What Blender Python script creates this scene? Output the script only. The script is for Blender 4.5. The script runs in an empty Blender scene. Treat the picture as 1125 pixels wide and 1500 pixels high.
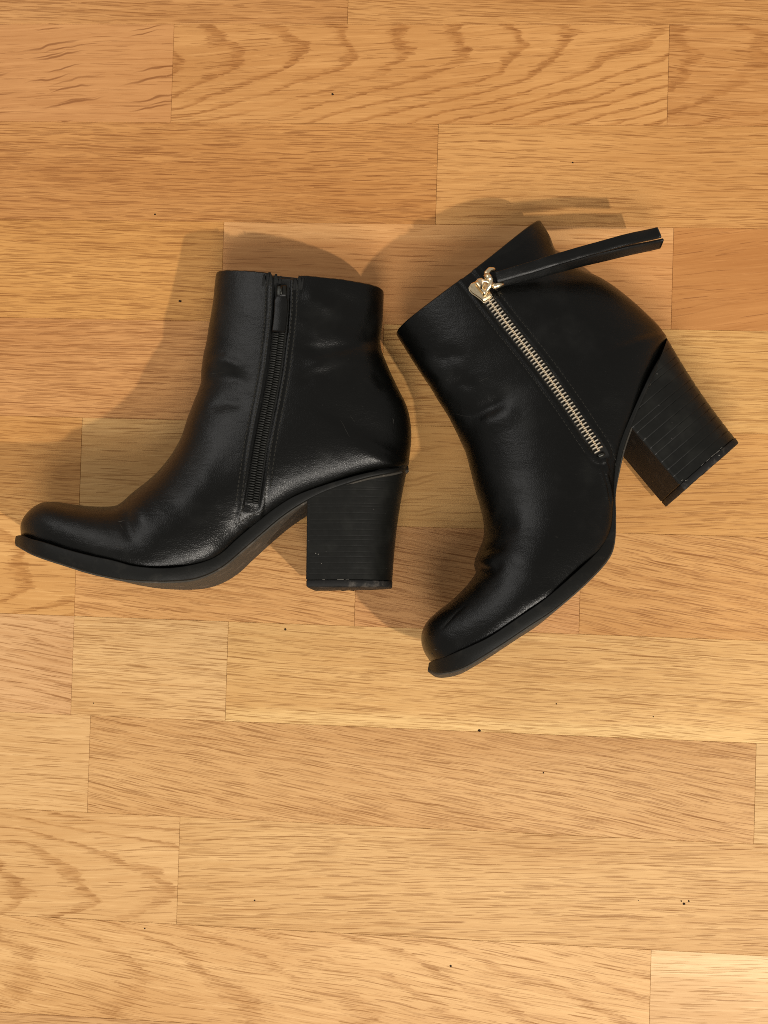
import bpy, math, random
import numpy as np
from mathutils import Vector, Matrix, noise
from mathutils.bvhtree import BVHTree

random.seed(7)
rng = np.random.default_rng(11)
SC = bpy.context.scene
COL = SC.collection

# ------------------------------------------------------------------ camera
FPX = 1900.0                       # focal length in photograph pixels (1125 x 1500)
CAM_ROT = [math.radians(a) for a in (1.1826, 4.3137, 1.7543)]
CAM_LOC = Vector((0.0, -0.0714, 0.8315))

def rot3(a, b, c):
    return Matrix.Rotation(c, 3, 'Z') @ Matrix.Rotation(b, 3, 'Y') @ Matrix.Rotation(a, 3, 'X')
CR = rot3(*CAM_ROT)
cam_data = bpy.data.cameras.new('camera')
cam_data.sensor_fit = 'VERTICAL'
cam_data.sensor_height = 36.0
cam_data.lens = FPX / 1500.0 * 36.0
cam_data.clip_start = 0.01
cam_data.clip_end = 50
cam = bpy.data.objects.new('camera', cam_data)
cam.matrix_world = Matrix.Translation(CAM_LOC) @ CR.to_4x4()
COL.objects.link(cam)
SC.camera = cam

# ------------------------------------------------------------------ light
world = bpy.data.worlds.new('World')
SC.world = world
world.use_nodes = True
bg = world.node_tree.nodes['Background']
bg.inputs['Color'].default_value = (1.0, 0.95, 0.88, 1)
bg.inputs['Strength'].default_value = 0.33

def lamp(name, kind, loc, power, color, size, target=(0, 0, 0)):
    d = bpy.data.lights.new(name, kind)
    d.energy = power
    d.color = color
    if kind == 'AREA':
        d.shape = 'DISK'
        d.size = size
    else:
        d.shadow_soft_size = size
    o = bpy.data.objects.new(name, d)
    o.location = loc
    o.rotation_euler = (Vector(target) - Vector(loc)).to_track_quat('-Z', 'Y').to_euler()
    COL.objects.link(o)
    return o

lamp('ceiling_lamp', 'POINT', (1.45, -1.30, 2.05), 186, (1.0, 0.93, 0.83), 0.035)
lamp('soft_fill_behind', 'AREA', (0.15, -1.75, 2.4), 46, (1.0, 0.95, 0.88), 1.3)  # unseen area fill, added to lift the ambient and shape the leather highlights
lamp('soft_fill_upper_left', 'AREA', (-1.7, 1.4, 1.9), 17, (1.0, 0.97, 0.93), 1.7)  # added soft fill lamp, out of view, for the sheen on the right shaft

SC.view_settings.view_transform = 'Standard'
SC.view_settings.look = 'None'
SC.view_settings.exposure = 0.0
SC.view_settings.gamma = 1.0
SC.view_settings.use_curve_mapping = False
SC.cycles.use_denoising = False
SC.cycles.filter_width = 0.95

# ------------------------------------------------------------------ helpers
def srgb(r, g, b):
    def f(c):
        c /= 255.0
        return c / 12.92 if c <= 0.04045 else ((c + 0.055) / 1.055) ** 2.4
    return (f(r), f(g), f(b), 1.0)

def ray(px, py):
    return CR @ Vector(((px - 562.5) / FPX, -(py - 750.0) / FPX, -1.0))

def on_floor(px, py, z=0.0):
    d = ray(px, py)
    return CAM_LOC + d * ((z - CAM_LOC.z) / d.z)

CRn = np.array(CR)
CLn = np.array(CAM_LOC)
def project(P):
    q = (np.asarray(P) - CLn) @ CRn
    return np.stack([562.5 + FPX * q[..., 0] / -q[..., 2], 750.0 - FPX * q[..., 1] / -q[..., 2]], -1)

def mesh_obj(name, verts, faces, mat, parent=None, smooth=True, origin=(0, 0, 0)):
    me = bpy.data.meshes.new(name)
    o0 = np.array(origin)
    me.from_pydata([tuple(v) for v in (np.asarray(verts, dtype=float) - o0)], [], [tuple(f) for f in faces])
    me.update()
    if smooth:
        me.polygons.foreach_set('use_smooth', [True] * len(me.polygons))
    if mat is not None:
        me.materials.append(mat)
    o = bpy.data.objects.new(name, me)
    COL.objects.link(o)
    if parent is not None:
        o.parent = parent
    return o

def cubic(ctrl, t):
    """Catmull-Rom through control rows, t in index units."""
    ctrl = np.asarray(ctrl, float)
    n = len(ctrl)
    t = np.clip(np.asarray(t, float), 0, n - 1 - 1e-9)
    i = np.floor(t).astype(int)
    f = (t - i)[:, None]
    g = lambda j: ctrl[np.clip(j, 0, n - 1)]
    p0, p1, p2, p3 = g(i - 1), g(i), g(i + 1), g(i + 2)
    return 0.5 * (2 * p1 + (p2 - p0) * f + (2 * p0 - 5 * p1 + 4 * p2 - p3) * f ** 2 + (3 * p1 - p0 - 3 * p2 + p3) * f ** 3)

def loft_faces(nt, nr, closed=True):
    f = []
    for i in range(nt - 1):
        for j in range(nr if closed else nr - 1):
            j2 = (j + 1) % nr
            f.append((i * nr + j, i * nr + j2, (i + 1) * nr + j2, (i + 1) * nr + j))
    return f

class Geo:
    """collects small shapes into one mesh"""
    def __init__(self):
        self.v, self.f = [], []
    def add(self, verts, faces):
        b = len(self.v)
        self.v += [tuple(x) for x in verts]
        self.f += [tuple(i + b for i in f) for f in faces]
    def block(self, c, ax, ay, az, bev=0.3):
        """bevelled block: centre and three half-axis vectors (top corners chamfered)"""
        c, ax, ay, az = (Vector(q) for q in (c, ax, ay, az))
        vs = []
        for z, k in ((-1, 1), (0.35, 1), (1, 1 - bev)):
            for sx, sy in ((-1, -1), (1, -1), (1, 1), (-1, 1)):
                vs.append(c + ax * sx * k + ay * sy * k + az * z)
        fs = [(3, 2, 1, 0), (8, 9, 10, 11)]
        for l in (0, 4):
            for q in range(4):
                fs.append((l + q, l + (q + 1) % 4, l + 4 + (q + 1) % 4, l + 4 + q))
        self.add(vs, fs)
    def tube(self, pts, r, n=10, flat=1.0, up=None):
        pts = [Vector(p) for p in pts]
        rad = r if hasattr(r, '__len__') else [r] * len(pts)
        vs = []
        for i, p in enumerate(pts):
            t = (pts[min(i + 1, len(pts) - 1)] - pts[max(i - 1, 0)]).normalized()
            u = Vector(up) if up is not None else Vector((0, 0, 1))
            b = t.cross(u)
            if b.length < 1e-6:
                b = t.cross(Vector((1, 0, 0)))
            b.normalize()
            u = b.cross(t).normalized()
            for k in range(n):
                a = 2 * math.pi * k / n
                vs.append(p + b * math.cos(a) * rad[i] + u * math.sin(a) * rad[i] * flat)
        fs = loft_faces(len(pts), n)
        fs.append(tuple(range(n - 1, -1, -1)))
        fs.append(tuple(range((len(pts) - 1) * n, len(pts) * n)))
        self.add(vs, fs)
    def build(self, name, mat, parent=None, smooth=True, origin=(0, 0, 0)):
        return mesh_obj(name, self.v, self.f, mat, parent, smooth, origin)

class NT:
    """small node-graph writer"""
    def __init__(self, name):
        self.m = bpy.data.materials.new(name)
        self.m.use_nodes = True
        self.t = self.m.node_tree
        self.bsdf = self.t.nodes['Principled BSDF']
        self.tc = self.t.nodes.new('ShaderNodeTexCoord')
    def link(self, a, b):
        self.t.links.new(a, b)
    def put(self, sock, v):
        if isinstance(v, bpy.types.NodeSocket):
            self.link(v, sock)
        else:
            sock.default_value = v
    def math(self, op, a, b=0.0, c=0.0, clamp=False):
        n = self.t.nodes.new('ShaderNodeMath')
        n.operation = op
        n.use_clamp = clamp
        for s, v in zip(n.inputs, (a, b, c)):
            self.put(s, v)
        return n.outputs[0]
    def vmath(self, op, a, b=(0, 0, 0)):
        n = self.t.nodes.new('ShaderNodeVectorMath')
        n.operation = op
        self.put(n.inputs[0], a)
        if op == 'SCALE':
            self.put(n.inputs[3], b)
        else:
            self.put(n.inputs[1], b)
        return n.outputs[0]
    def noise(self, vec, scale=1.0, detail=2.0, rough=0.5, dist=0.0):
        n = self.t.nodes.new('ShaderNodeTexNoise')
        self.put(n.inputs['Vector'], vec)
        self.put(n.inputs['Scale'], scale)
        n.inputs['Detail'].default_value = detail
        n.inputs['Roughness'].default_value = rough
        n.inputs['Distortion'].default_value = dist
        return n.outputs['Fac']
    def voronoi(self, vec, scale, feature='F1', rand=1.0):
        n = self.t.nodes.new('ShaderNodeTexVoronoi')
        n.feature = feature
        self.put(n.inputs['Vector'], vec)
        n.inputs['Scale'].default_value = scale
        n.inputs['Randomness'].default_value = rand
        return n.outputs['Distance']
    def step(self, v, lo, hi, a=0.0, b=1.0):
        n = self.t.nodes.new('ShaderNodeMapRange')
        n.interpolation_type = 'SMOOTHSTEP'
        for s, q in zip(n.inputs, (v, lo, hi, a, b)):
            self.put(s, q)
        return n.outputs[0]
    def mix(self, f, a, b, mode='MIX'):
        n = self.t.nodes.new('ShaderNodeMix')
        n.data_type = 'RGBA'
        n.blend_type = mode
        self.put(n.inputs[0], f)
        self.put(n.inputs[6], a)
        self.put(n.inputs[7], b)
        return n.outputs[2]
    def attr(self, name):
        n = self.t.nodes.new('ShaderNodeAttribute')
        n.attribute_type = 'OBJECT'
        n.attribute_name = name
        return n
    def sep(self, v):
        n = self.t.nodes.new('ShaderNodeSeparateXYZ')
        self.put(n.inputs[0], v)
        return n.outputs
    def comb(self, x, y, z=0.0):
        n = self.t.nodes.new('ShaderNodeCombineXYZ')
        for s, v in zip(n.inputs, (x, y, z)):
            self.put(s, v)
        return n.outputs[0]
    def bump(self, h, strength, dist, normal=None):
        n = self.t.nodes.new('ShaderNodeBump')
        n.inputs['Strength'].default_value = strength
        n.inputs['Distance'].default_value = dist
        self.put(n.inputs['Height'], h)
        if normal is not None:
            self.link(normal, n.inputs['Normal'])
        return n.outputs[0]
    def out(self, color=None, rough=None, normal=None, metal=None, spec=None):
        b = self.bsdf.inputs
        for k, v in (('Base Color', color), ('Roughness', rough), ('Normal', normal), ('Metallic', metal), ('Specular IOR Level', spec)):
            if v is not None:
                self.put(b[k], v)
        return self.m

# ------------------------------------------------------------------ materials
def oak_material():
    g = NT('oiled_oak')
    obj = g.tc.outputs['Object']
    seed = g.attr('seed').outputs['Vector']
    par = g.sep(g.attr('grain').outputs['Vector'])        # slant, cathedral, pore amount
    par2 = g.sep(g.attr('figure').outputs['Vector'])      # ray flecks, apex y, ring contrast
    tone = g.attr('tone').outputs['Color']
    rotn = g.t.nodes.new('ShaderNodeVectorRotate')
    rotn.rotation_type = 'Z_AXIS'
    g.link(obj, rotn.inputs['Vector'])
    g.link(par[0], rotn.inputs['Angle'])
    pr = g.sep(rotn.outputs[0])
    po = g.sep(obj)
    sd = g.sep(seed)
    # grain wander
    lo = g.noise(g.comb(g.math('MULTIPLY_ADD', po[0], 3.2, sd[0]), g.math('MULTIPLY_ADD', po[1], 15.0, sd[1]), sd[2]), 1.0, 2.0)
    lo2 = g.noise(g.comb(g.math('MULTIPLY_ADD', po[0], 11.0, sd[1]), g.math('MULTIPLY_ADD', po[1], 38.0, sd[2]), sd[0]), 1.0, 2.0)
    y = g.math('ADD', pr[1], g.math('MULTIPLY', g.math('SUBTRACT', lo, 0.5), g.math('MULTIPLY_ADD', par[1], 0.016, 0.016)))
    y = g.math('ADD', y, g.math('MULTIPLY', g.math('SUBTRACT', lo2, 0.5), g.math('MULTIPLY_ADD', par[1], 0.0022, 0.0022)))
    x = g.math('ADD', pr[0], g.math('MULTIPLY', g.math('SUBTRACT', lo2, 0.5), 0.012))
    # growth rings: straight and cathedral
    jig = g.noise(g.comb(g.math('MULTIPLY_ADD', x, 120.0, sd[0]), g.math('MULTIPLY_ADD', y, 420.0, sd[1]), sd[2]), 1.0, 2.0)
    straight = g.math('MULTIPLY', y, 190.0)
    yc = g.math('SUBTRACT', y, par2[1])
    cath = g.math('ADD', g.math('MULTIPLY', x, 26.0), g.math('MULTIPLY', g.math('MULTIPLY', yc, yc), 1500.0))
    fld = g.math('ADD', g.math('MULTIPLY', straight, g.math('SUBTRACT', 1.0, par[1])), g.math('MULTIPLY', cath, par[1]))
    fld = g.math('ADD', fld, g.math('MULTIPLY', lo2, g.math('MULTIPLY_ADD', par[1], 1.3, 0.3)))
    fld = g.math('ADD', fld, g.math('MULTIPLY', jig, 0.34))
    fr = g.math('FRACT', fld)
    ring = g.math('MULTIPLY', g.step(fr, 0.58, 0.86), g.step(fr, 1.0, 0.88))
    ring = g.math('MULTIPLY', ring, g.step(g.noise(g.comb(g.math('MULTIPLY', x, 14.0), g.math('MULTIPLY', y, 30.0), sd[1]), 1.0, 1.0), 0.25, 0.50, 0.25, 1.0))
    ringc = g.math('MULTIPLY', g.math('MULTIPLY', ring, par2[2]), g.math('MULTIPLY_ADD', par[1], 0.6, 0.4))
    # pores: short dark dashes lying along the grain, thicker in the early wood
    def streak(fx, fy, z, det):
        return g.noise(g.comb(g.math('ADD', g.math('MULTIPLY_ADD', x, fx, sd[0]), g.math('MULTIPLY', y, fy * 0.39)), g.math('MULTIPLY_ADD', y, fy, sd[1]), g.math('ADD', sd[2], z)), 1.0, det, 0.55)
    d3 = streak(9.0, 300.0, 11.0, 3.0)
    d4 = streak(46.0, 900.0, 5.0, 2.0)
    patch = g.noise(g.comb(g.math('ADD', g.math('MULTIPLY_ADD', po[0], 6.0, sd[2]), g.math('MULTIPLY', po[1], 31.0)), g.math('MULTIPLY_ADD', po[1], 75.0, sd[0]), 4.0), 1.0, 2.0)
    dens = g.math('MULTIPLY_ADD', par[2], 0.62, 0.04)
    dens = g.math('MULTIPLY_ADD', g.math('SUBTRACT', patch, 0.5), 0.45, dens)
    dens = g.math('MULTIPLY_ADD', ringc, 0.75, dens)
    def dashes(fx, fy, z, r):
        wob = g.math('MULTIPLY', g.math('SUBTRACT', streak(34.0, 240.0, z, 2.0), 0.5), 1.7)
        n = g.t.nodes.new('ShaderNodeTexVoronoi')
        n.voronoi_dimensions = '2D'
        n.inputs['Scale'].default_value = 1.0
        g.link(g.comb(g.math('ADD', g.math('MULTIPLY_ADD', x, fx, g.math('ADD', sd[0], z)), g.math('MULTIPLY', y, fy * 0.41)), g.math('ADD', g.math('MULTIPLY_ADD', y, fy, sd[1]), wob)), n.inputs['Vector'])
        cc = g.sep(n.outputs['Color'])
        rad = g.math('MULTIPLY_ADD', cc[1], r, r * 0.40)
        m = g.step(n.outputs['Distance'], rad, g.math('MULTIPLY', rad, 0.72))
        keep = g.step(cc[0], dens, g.math('SUBTRACT', dens, 0.2))
        return g.math('MULTIPLY', g.math('MULTIPLY', m, keep), g.math('MULTIPLY_ADD', cc[2], 0.7, 0.3))
    def lines(fx, fy, z, lo_):
        n = streak(fx, fy, z, 2.0)
        t0 = g.math('SUBTRACT', lo_, g.math('MULTIPLY', dens, 0.13))
        return g.step(n, t0, g.math('ADD', t0, 0.10))
    pore = g.math('MAXIMUM', dashes(31.0, 960.0, 3.0, 0.36), g.math('MULTIPLY', lines(24.0, 900.0, 23.0, 0.67), 0.40))
    pore2 = g.math('MAXIMUM', dashes(36.0, 1200.0, 17.0, 0.36), dashes(60.0, 1700.0, 41.0, 0.38))
    # colours
    dark = g.mix(1.0, tone, (0.40, 0.27, 0.13, 1), 'MULTIPLY')
    warm = g.mix(1.0, tone, (0.80, 0.71, 0.60, 1), 'MULTIPLY')
    light = g.mix(1.0, tone, (1.17, 1.22, 1.30, 1), 'MULTIPLY')
    c = g.mix(g.step(lo, 0.34, 0.70, 0.0, 0.75), tone, warm)
    c = g.mix(g.step(d3, 0.50, 0.74, 0.0, 0.45), c, light)
    c = g.mix(g.step(d3, 0.50, 0.28, 0.0, 0.45), c, warm)
    c = g.mix(g.step(d4, 0.55, 0.75, 0.0, 0.55), c, light)
    c = g.mix(g.step(d4, 0.45, 0.25, 0.0, 0.70), c, warm)
    c = g.mix(g.math('MULTIPLY', ringc, 0.52), c, g.mix(1.0, tone, (0.66, 0.52, 0.36, 1), 'MULTIPLY'))
    c = g.mix(g.math('MULTIPLY', pore2, 0.70), c, dark)
    c = g.mix(g.math('MULTIPLY', pore, 0.77), c, dark)
    # ray flecks
    rk = g.t.nodes.new('ShaderNodeVectorRotate')
    rk.rotation_type = 'Z_AXIS'
    g.link(obj, rk.inputs['Vector'])
    rk.inputs['Angle'].default_value = math.radians(-11)
    ro = g.sep(rk.outputs[0])
    fv = g.t.nodes.new('ShaderNodeTexVoronoi')
    fv.voronoi_dimensions = '2D'
    fv.inputs['Scale'].default_value = 1.0
    wf = g.math('MULTIPLY', g.math('SUBTRACT', g.noise(obj, 45.0, 2.0), 0.5), 2.6)
    g.link(g.comb(g.math('MULTIPLY_ADD', ro[0], 17.0, sd[0]), g.math('ADD', g.math('MULTIPLY_ADD', ro[1], 400.0, sd[1]), wf)), fv.inputs['Vector'])
    fc = g.sep(fv.outputs['Color'])
    frad = g.math('MULTIPLY_ADD', fc[1], 0.30, 0.20)
    fleck = g.math('MULTIPLY', g.step(fv.outputs['Distance'], frad, g.math('MULTIPLY', frad, 0.3)), g.step(fc[0], 0.34, 0.30))
    fleck = g.math('MULTIPLY', fleck, par2[0])
    c = g.mix(g.math('MULTIPLY', fleck, 0.75), c, dark)
    # pale sapwood along one edge of a strip
    sap = g.sep(g.attr('sap').outputs['Vector'])           # side, distance from the middle, strength
    sy = g.math('ADD', g.math('MULTIPLY', po[1], sap[0]), g.math('MULTIPLY', g.math('SUBTRACT', lo2, 0.5), 0.010))
    sm = g.math('MULTIPLY', g.step(sy, g.math('SUBTRACT', sap[1], 0.003), g.math('ADD', sap[1], 0.003)), sap[2])
    c = g.mix(sm, c, g.mix(1.0, c, (1.16, 1.28, 1.42, 1), 'MULTIPLY'))
    # pale speckle of the finish
    sp = g.noise(obj, 900.0, 1.0)
    c = g.mix(g.step(sp, 0.70, 0.80, 0.0, 0.35), c, light)
    h = g.math('SUBTRACT', g.math('MULTIPLY', d3, 0.25), g.math('ADD', pore, g.math('MULTIPLY', pore2, 0.5)))
    rough = g.math('ADD', g.math('MULTIPLY', pore, 0.12), g.math('MULTIPLY_ADD', lo, 0.10, 0.44))
    return g.out(c, rough, g.bump(h, 0.22, 0.0003), spec=0.30)

def leather_material(name, base, rough, grain=1.0, scuff=0.5):
    g = NT(name)
    ob = g.tc.outputs['Object']
    v1 = g.voronoi(ob, 900.0, 'DISTANCE_TO_EDGE')
    v2 = g.noise(ob, 1500.0, 3.0)
    wr = g.noise(g.vmath('MULTIPLY', ob, (70.0, 190.0, 120.0)), 1.0, 3.0, 0.6, 0.4)
    bigw = g.noise(ob, 60.0, 3.0, 0.55)
    patch = g.noise(ob, 28.0, 3.0, 0.6)
    h = g.math('ADD', g.math('MULTIPLY', g.step(v1, 0.0, 0.22), 0.5), g.math('MULTIPLY', v2, 0.7))
    n1 = g.bump(g.math('ADD', wr, bigw), 0.17 * grain, 0.0014)
    n2 = g.bump(h, 0.24 * grain, 0.00025, n1)
    worn = g.step(patch, 0.50, 0.74)
    col = g.mix(worn, base, tuple(min(1, q * 1.7 + 0.002) for q in base[:3]) + (1,))
    dust = g.step(g.noise(ob, 520.0, 2.0), 0.70, 0.78, 0.0, 0.05 * scuff)
    col = g.mix(dust, col, (0.25, 0.23, 0.2, 1))
    r = g.math('ADD', g.math('MULTIPLY_ADD', worn, 0.08, rough), g.math('MULTIPLY', g.math('SUBTRACT', v2, 0.5), 0.16))
    return g.out(col, r, n2, spec=0.27)

def heel_material(name, base):
    g = NT(name)
    ob = g.tc.outputs['Object']
    n = g.noise(g.vmath('MULTIPLY', ob, (300.0, 300.0, 300.0)), 1.0, 3.0)
    st = g.noise(ob, 70.0, 3.0)
    col = g.mix(g.step(st, 0.45, 0.75), base, tuple(q * 1.8 for q in base[:3]) + (1,))
    ch = g.step(g.noise(ob, 260.0, 2.0), 0.735, 0.765, 0.0, 0.35)
    col = g.mix(ch, col, (0.10, 0.095, 0.085, 1))
    return g.out(col, g.math('MULTIPLY_ADD', n, 0.18, 0.30), g.bump(n, 0.12, 0.0004), spec=0.22)

def rubber_material(name, base, wear=(0.13, 0.12, 0.10, 1), amount=0.5, rough=0.55):
    g = NT(name)
    ob = g.tc.outputs['Object']
    n = g.noise(ob, 800.0, 3.0)
    st = g.noise(ob, 95.0, 4.0, 0.65)
    col = g.mix(g.step(st, 0.52, 0.74, 0.0, amount), base, wear)
    ch = g.step(g.noise(ob, 330.0, 2.0), 0.70, 0.76, 0.0, amount * 0.8)
    col = g.mix(ch, col, wear)
    return g.out(col, g.math('MULTIPLY_ADD', n, 0.15, rough), g.bump(n, 0.25, 0.0003), spec=0.2)

def fabric_material(name, base):
    g = NT(name)
    ob = g.tc.outputs['Object']
    n = g.noise(ob, 2200.0, 2.0)
    return g.out(g.mix(n, base, tuple(q * 1.6 for q in base[:3]) + (1,)), 0.8, g.bump(n, 0.5, 0.0003), spec=0.2)

def metal_material(name, base, rough):
    g = NT(name)
    ob = g.tc.outputs['Object']
    n = g.noise(ob, 400.0, 3.0)
    col = g.mix(g.step(n, 0.5, 0.75), base, tuple(q * 0.72 for q in base[:3]) + (1,))
    return g.out(col, g.math('MULTIPLY_ADD', n, 0.2, rough - 0.1), g.bump(n, 0.08, 0.0003), metal=1.0)

M = {}
M['oak'] = oak_material()
M['leather'] = leather_material('black_leather', (0.0020, 0.0020, 0.0016, 1), 0.30)
M['strap'] = leather_material('strap_leather', (0.003, 0.003, 0.0026, 1), 0.36, 0.7)
M['lining'] = fabric_material('boot_lining', (0.02, 0.018, 0.016, 1))
M['welt'] = rubber_material('black_welt', (0.0055, 0.0055, 0.0047, 1), (0.025, 0.023, 0.019, 1), 0.35, 0.45)
M['outsole'] = rubber_material('worn_outsole', (0.045, 0.040, 0.032, 1), (0.12, 0.10, 0.08, 1), 0.7, 0.6)
M['heel'] = heel_material('stacked_heel', (0.0065, 0.0065, 0.0055, 1))
M['lift'] = rubber_material('heel_lift_rubber', (0.010, 0.0095, 0.009, 1), (0.15, 0.13, 0.11, 1), 0.5, 0.6)
M['tape'] = fabric_material('zipper_tape', (0.008, 0.008, 0.0075, 1))
M['coil'] = rubber_material('nylon_coil', (0.014, 0.014, 0.012, 1), (0.03, 0.03, 0.026, 1), 0.3, 0.34)
M['thread'] = fabric_material('black_thread', (0.016, 0.015, 0.012, 1))
M['gold'] = metal_material('pale_gold', (0.93, 0.76, 0.50, 1), 0.26)
M['tooth'] = metal_material('pale_gold_teeth', (0.96, 0.85, 0.68, 1), 0.46)
M['breast'] = rubber_material('scuffed_heel_front', (0.010, 0.008, 0.006, 1), (0.06, 0.05, 0.04, 1), 0.45, 0.62)
M['chip'] = rubber_material('bare_chip', (0.16, 0.15, 0.13, 1), (0.3, 0.28, 0.25, 1), 0.5, 0.5)
M['scuff'] = rubber_material('scuffed_leather', (0.030, 0.028, 0.024, 1), (0.07, 0.065, 0.055, 1), 0.6, 0.5)
M['darkmetal'] = metal_material('black_metal', (0.05, 0.05, 0.045, 1), 0.4)
M['sub'] = fabric_material('subfloor', (0.05, 0.035, 0.02, 1))
M['pit'] = rubber_material('dark_pit', (0.02, 0.009, 0.004, 1), (0.05, 0.02, 0.01, 1), 0.4, 0.7)

# ------------------------------------------------------------------ parquet floor
floor = mesh_obj('floor', [(-1.3, -1.3, -0.03), (1.3, -1.3, -0.03), (1.3, 1.3, -0.03), (-1.3, 1.3, -0.03),
                           (-1.3, -1.3, -0.0135), (1.3, -1.3, -0.0135), (1.3, 1.3, -0.0135), (-1.3, 1.3, -0.0135)],
                 [(3, 2, 1, 0), (4, 5, 6, 7), (0, 1, 5, 4), (1, 2, 6, 5), (2, 3, 7, 6), (3, 0, 4, 7)], M['sub'], smooth=False)
floor['kind'] = 'structure'
floor['label'] = 'oak strip parquet floor'

PITCH = 0.065
row_y = {i: -(i - 5) * PITCH for i in range(-14, 26)}     # top edge of each row
row_y.update({8: -3 * PITCH + 0.0007, 9: -4 * PITCH + 0.0027, 10: -5 * PITCH - 0.0015, 11: -6 * PITCH + 0.0005})

def jx(px, row):                                          # a joint's x from where it crosses the row's middle
    ymid = 0.5 * (row_y[row] + row_y[row + 1])
    py = 750.0
    for _ in range(12):
        q = on_floor(px, py)
        py += (q.y - ymid) * 2200
    return on_floor(px, py).x

# per plank: (right-hand joint px or None, tone sRGB, slant deg, cathedral, pores, flecks, apex, ring contrast)
ROWS = {
 0: [(511, (199, 146, 90), 0, 0.0, 0.9, 0, 0, .6), (None, (202, 150, 92), -1, 0.1, 0.9, 0, 0, .6)],
 1: [(252.5, (198, 142, 89), 2, 0.0, 0.22, 1.0, 0, .3), (979, (206, 153, 94), 3, 1.0, 0.35, 0, .022, 1.0), (None, (203, 150, 93), -2, 0.9, 0.5, 0, .012, .9)],
 2: [(640, (196, 140, 80), 0, 0.05, 0.95, 0, 0, .7), (None, (206, 154, 94), 1, 0.0, 0.60, 0, 0, .8)],
 3: [(325.5, (208, 154, 86), 0, 0.0, 1.0, 0, 0, .7), (985, (203, 146, 92), 0, 0.0, 0.30, 0, 0, .3, (1, .022, 1)), (None, (186, 127, 71), 9, 0.0, 0.20, 0.2, 0, .4)],
 4: [(560, (200, 143, 86), 0, 0.0, 1.05, 0, 0, .7), (None, (210, 162, 96), 2, 0.35, 0.75, 0, -.02, .8)],
 5: [(118, (211, 157, 90), -1, 0.05, 0.75, 0, 0, .8), (420, (212, 168, 106), 2, 0.0, 0.5, 0.2, 0, .4), (800, (210, 162, 96), 0, 0.0, 0.35, 0.5, 0, .3), (None, (209, 155, 88), 3, 0.15, 0.7, 0, .0, .8)],
 6: [(111, (217, 167, 102), 0, 1.0, 0.35, 0, .0, 1.0), (521, (211, 158, 98), -5, 0.15, 0.85, 0, .01, .8), (850, (204, 149, 94), -8, 0.1, 0.9, 0, .01, .8), (None, (205, 152, 90), -7, 0.35, 0.8, 0, .01, .9)],
 7: [(106, (208, 156, 100), -4, 0.4, 0.5, 0, -.01, .9), (332, (218, 170, 106), -2, 0.0, 0.85, 0, 0, .4), (None, (220, 170, 100), -1, 0.0, 0.80, 0, 0, .5, (-1, .024, .8))],
 8: [(130, (217, 169, 106), 0, 0.0, 0.5, 0, 0, .4), (1106, (206, 155, 93), -7, 0.05, 0.9, 0, 0, .6), (None, (213, 168, 104), 2, 0.0, 0.7, 0, 0, .4)],
 9: [(261, (212, 163, 100), 3, 0.8, 0.4, 0, -.005, 1.0), (None, (210, 162, 98), 3, 0.1, 0.72, 0, 0, .5)],
 10: [(952, (216, 166, 102), -6, 0.55, 0.55, 0, .04, .8), (None, (222, 177, 118), 1, 0.1, 0.45, 0, 0, .5, (1, .016, .8))],
 11: [(700, (196, 146, 88), 0, 0.1, 0.8, 0, 0, .6), (None, (208, 158, 96), 0, 0.1, 0.7, 0, 0, .6)],
}
TONE_GAIN = 1.0
planks = []
def plank(x0, x1, yt, yb, spec):
    g = 0.00005
    x0 += 1.4 * g; x1 -= 1.4 * g; yt -= g; yb += g
    cx, cy = 0.5 * (x0 + x1), 0.5 * (yt + yb)
    zt = random.uniform(-0.00018, 0.0)
    b = 0.00014
    v, f = [], []
    for z, i in ((-0.0135, 0), (zt - b, 0), (zt, b)):
        v += [(x0 + i, yb + i, z), (x1 - i, yb + i, z), (x1 - i, yt - i, z), (x0 + i, yt - i, z)]
    f += [(3, 2, 1, 0), (8, 9, 10, 11)]
    for l in (0, 4):
        for q in range(4):
            f.append((l + q, l + (q + 1) % 4, l + 4 + (q + 1) % 4, l + 4 + q))
    o = mesh_obj('plank', v, f, M['oak'], floor, smooth=False, origin=(cx, cy, 0))
    o.location = (cx, cy, 0)
    _, tone, slant, cath, pores, fleck, apex, contrast = spec[:8]
    o['sap'] = [float(q) for q in (spec[8] if len(spec) > 8 else (1, 1, 0))]
    tone = tuple(0.75 * q + 0.25 * m for q, m in zip(tone, (207, 154, 94)))
    if yt > 0.07:
        tone = (tone[0] * 0.985, tone[1] * 0.965, tone[2] * 0.925)
    if yt < -0.10:
        tone = (tone[0] * 0.995, tone[1] * 1.03, tone[2] * 1.11)
    c = srgb(*tone)
    o['tone'] = [c[0] * TONE_GAIN, c[1] * TONE_GAIN, c[2] * TONE_GAIN]
    o['grain'] = [math.radians(-slant), float(cath), float(pores)]
    o['figure'] = [float(fleck), float(apex), float(contrast)]
    o['seed'] = [random.uniform(0, 40), random.uniform(0, 40), random.uniform(0, 40)]
    planks.append((x0, x1, yb, yt, o))
    return o

def filler_spec():
    k = random.uniform(-8, 8)
    return (None, (208 + k, 155 + k, 94 + k), random.uniform(-3, 3), random.choice((0, 0, .1, .5)), random.uniform(.5, 1), 0, 0, .6)

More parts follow.
